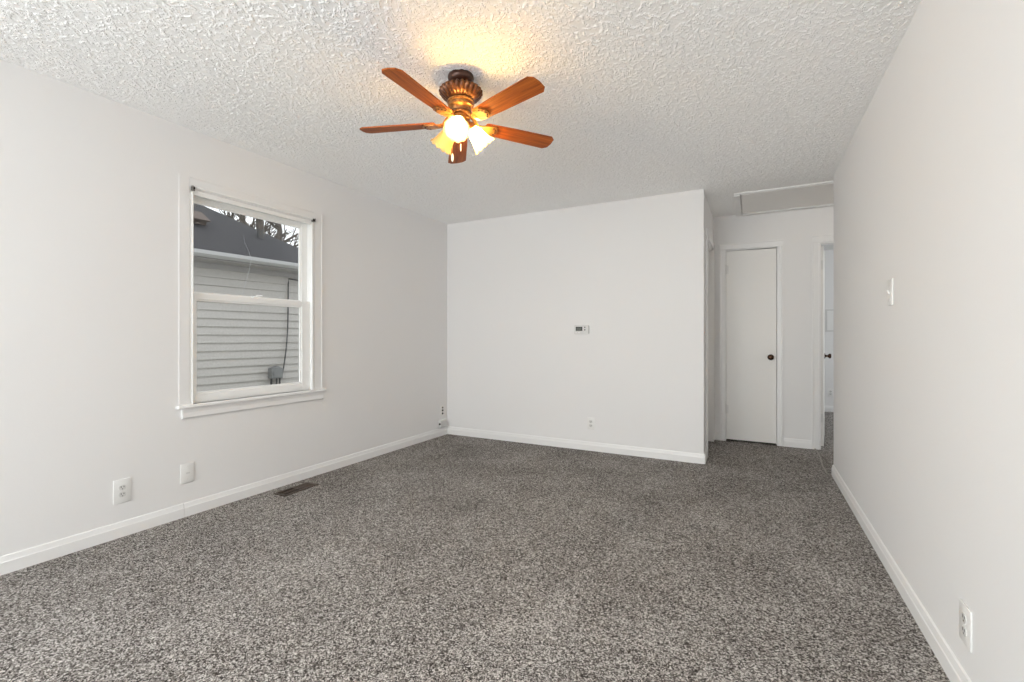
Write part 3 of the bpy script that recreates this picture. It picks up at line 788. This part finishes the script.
def chain(px, py, ztop, zend, fob):
    bm = B(); n_ = int((ztop - zend) / 0.006)
    for i in range(n_):
        bmesh.ops.create_icosphere(bm, subdivisions=1, radius=0.0018, matrix=Matrix.Translation((px, py, ztop - i * 0.006)))
    tube(bm, [(px, py, ztop), (px, py, zend)], 0.0006, 5)
    c = obj('pull_chain', bm, M['brass'], fan)
    bm = B(); lathe(bm, [(0.002, 0.014), (0.005, 0.008), (0.007, -0.002), (0.0065, -0.012), (0.003, -0.018)], 14, Matrix.Translation((px, py, zend)) @ Matrix.Diagonal((fob, fob, 1.25, 1)))
    tag(obj('chain_fob', bm, M['plate'], c, 60), 'pale oval pull')
cr = (math.cos(R(27.55)), math.sin(R(27.55)))      # to the camera's right
cd = (-math.sin(R(27.55)), math.cos(R(27.55)))     # away from the camera
def off(r, d): return r * cr[0] + d * cd[0], r * cr[1] + d * cd[1]
x, y = off(-0.041, -0.012); chain(x, y, 2.160, 2.026, 0.95)
x, y = off(0.004, -0.042); chain(x, y, 2.160, 2.066, 0.38)

# ---------------------------------------------------------------- outdoors: neighbouring house, utility box, trees
bm = B(); box(bm, -40, XL - 0.5, -20, 45, -0.75, -0.65)
struct('ground', bm, M['lawn'], 'winter lawn between and behind the houses', 'ground')
TN = R(5)
hs = thing('neighbour_house', 'grey sided house with dark hipped roof outside the window', 'house', (-6.0, 3.9, 0), -TN)
# local frame: y along the wall, x outwards to our house
bm = B()
lap, zb, y0, y1 = 0.1035, -0.65, -8.0, 1.06
pts = [(-0.10, zb)]
z = zb
base_phase = 1.57 - 0.1035 * 21
pts = [(-0.10, base_phase)]
z = base_phase
while z < 2.02:
    pts += [(0.022, z), (0.021, z + 0.006), (0.002, z + lap - 0.001)]
    z += lap
pts += [(0.0, 2.055), (-0.10, 2.055)]
prism(bm, pts, 'y', y0, y1)
obj('siding', bm, M['siding'], hs)
bm = B(); box(bm, -6.0, -0.10, y0, y1, -0.65, 2.055); obj('house_body', bm, M['siding'], hs)
bm = B(); box(bm, -0.10, 0.30, y0 - 0.3, y1 + 0.3, 2.056, 2.072); box(bm, 0.0005, 0.022, y0, y1, 1.985, 2.055); obj('soffit', bm, M['frieze'], hs)
bm = B()
prism(bm, [(0.301, 2.075), (0.345, 2.075), (0.385, 2.105), (0.390, 2.146), (0.382, 2.148), (0.372, 2.142), (0.372, 2.110), (0.34, 2.085), (0.301, 2.085)], 'y', y0 - 0.3, y1 + 0.3)
obj('gutter', bm, M['gutter'], hs)
bm = B()
mslope = 0.62
ze = 2.150; xe, ye = 0.36, 1.30
run = 3.3
V = [bm.verts.new(p) for p in ((xe, y0 - 0.4, ze), (xe, ye, ze), (xe - run, ye - run, ze + mslope * run), (xe - run, y0 - 0.4, ze + mslope * run),
     (xe - 2 * run, ye, ze), (xe - 2 * run, y0 - 0.4, ze))]
bm.faces.new((V[0], V[1], V[2], V[3])); bm.faces.new((V[1], V[4], V[2])); bm.faces.new((V[3], V[2], V[4], V[5])); bm.faces.new((V[0], V[3], V[5])); bm.faces.new((V[0], V[5], V[4], V[1]))
obj('roof', bm, M['shingle'], hs)
# box vent near the ridge
bm = B()
vx, vy = -0.43, -0.53; vz = ze + mslope * (xe - vx)
Mv = Matrix.Translation((vx, vy, vz)) @ Matrix.Rotation(math.atan(mslope), 4, 'Y')
fs = box(bm, -0.11, 0.11, -0.13, 0.11, 0.005, 0.075, 0.01)
box(bm, -0.14, 0.15, -0.15, 0.13, 0.080, 0.100, 0.004)
for v_ in bm.verts: v_.co = Mv @ v_.co
tag(obj('roof_vent', bm, M['rust'], hs), 'brown box vent on the dark roof')
bm = B()
vx, vy = -0.30, 0.28; vz = ze + mslope * (xe - vx)
lathe(bm, [(0.045, vz - 0.05), (0.045, vz + 0.12), (0.03, vz + 0.12)], 16, Matrix.Translation((vx, vy, 0)))
obj('vent_pipe', bm, M['cable'], hs, 40)

ub = thing('utility_box', 'grey utility box with dark cable on the neighbouring house siding', 'utility box', (-6.0 + 0.012 * math.cos(TN), 3.9 - 0.012 * math.sin(TN), 0), -TN)
bm = B(); cy, cz = 0.285, 0.630
prism(bm, [(cy - 0.085, cz - 0.075), (cy + 0.070, cz - 0.080), (cy + 0.075, cz + 0.055), (cy + 0.01, cz + 0.092), (cy - 0.085, cz + 0.060)], 'x', 0.018, 0.115)
obj('box_body', bm, M['utility'], ub)
bm = B(); prism(bm, [(cy - 0.060, cz - 0.060), (cy + 0.045, cz - 0.064), (cy + 0.048, cz + 0.045), (cy + 0.01, cz + 0.066), (cy - 0.060, cz + 0.046)], 'x', 0.1155, 0.125)
obj('box_cover', bm, M['utility'], ub)
for dy in (-0.060, 0.015, 0.060):
    bm = B(); tube(bm, [(0.06, cy + dy, cz - 0.078), (0.055, cy + dy, cz - 0.17), (0.045, cy + dy + 0.012, cz - 0.30), (0.03, cy + dy, cz - 0.6)], 0.013, 8)
    obj('conduit', bm, M['cable'], ub, 40)
bm = B(); tube(bm, [(0.022, 1.00, 1.935), (0.022, 0.72, 1.955), (0.024, 0.50, 1.965), (0.026, 0.492, 1.90), (0.026, 0.490, 1.50), (0.030, 0.478, 1.20), (0.034, 0.455, 0.95), (0.045, 0.415, 0.72), (0.06, 0.385, 0.62), (0.08, 0.36, 0.61)], 0.009, 8)
tag(obj('cable', bm, M['cable'], ub, 40), 'thin dark cable running up the siding')

def branch(bm, rnd, p, d, length, r, depth):
    n_ = 4; pts = [p]; q = Vector(p); dd = Vector(d)
    for i in range(n_):
        dd = (dd + Vector((rnd.uniform(-.16, .16), rnd.uniform(-.16, .16), rnd.uniform(-.05, .14)))).normalized()
        q = q + dd * length / n_; pts.append(q.copy())
    tube(bm, pts, [r * (1 - 0.5 * i / n_) for i in range(n_ + 1)], 6 if depth > 1 else 4)
    if depth <= 0: return
    for i in range(1, n_ + 1):
        for _ in range(2 if depth > 1 else 1):
            a = rnd.uniform(0, 2 * math.pi); sp_ = rnd.uniform(0.5, 1.0)
            side = dd.cross(Vector((math.cos(a), math.sin(a), 0.3))).normalized()
            nd = (dd + side * sp_).normalized(); nd.z = abs(nd.z) * 0.8 + 0.12
            branch(bm, rnd, pts[i], nd.normalized(), length * rnd.uniform(0.45, 0.65), r * (1 - 0.5 * i / n_) * 0.55, depth - 1)
def ray_xy(u, dist):
    r = (u - 512) / 460.54
    return (dist * (r * cr[0] + cd[0]), dist * (r * cr[1] + cd[1]))
trees = [(228, 29, 0.24, 'bare tree behind the dark roof, leftmost of the row'), (247, 19, 0.22, 'bare tree behind the dark roof, second from the left'),
         (263, 34, 0.36, 'bare tree behind the dark roof, in the middle of the row'), (273, 14, 0.18, 'thick bare tree behind the dark roof, fourth from the left'),
         (287, 24, 0.24, 'bare tree with forking branches, rightmost past the dark roof')]
for i, (u, dist, r, lab) in enumerate(trees):
    rnd = random.Random(11 + i * 7)
    x, y = ray_xy(u, dist)
    t = thing('bare_tree', lab, 'tree', (x, y, -0.65), 0, 'bare trees behind the neighbouring house')
    bm = B(); trunk = [(0, 0, 0)]; q = Vector((0, 0, 0)); lean = (rnd.uniform(-.12, .12), rnd.uniform(-.12, .12))
    for k in range(6):
        q = q + Vector((lean[0] + rnd.uniform(-.08, .08), lean[1] + rnd.uniform(-.08, .08), 1.5)); trunk.append(tuple(q))
    tube(bm, trunk, [r * (1 - 0.11 * k) for k in range(7)], 8)
    obj('trunk', bm, M['bark'], t, 60)
    bm = B()
    for k in range(2, 7):
        for _ in range(4):
            a = rnd.uniform(0, 2 * math.pi)
            branch(bm, rnd, Vector(trunk[k]) + Vector((0, 0, rnd.uniform(-0.6, 0.2) if k < 6 else -0.1)), Vector((math.cos(a), math.sin(a), rnd.uniform(0.4, 1.0))).normalized(), rnd.uniform(1.0, 1.5), r * 0.30, 2)
    obj('branches', bm, M['bark'], t, 60)
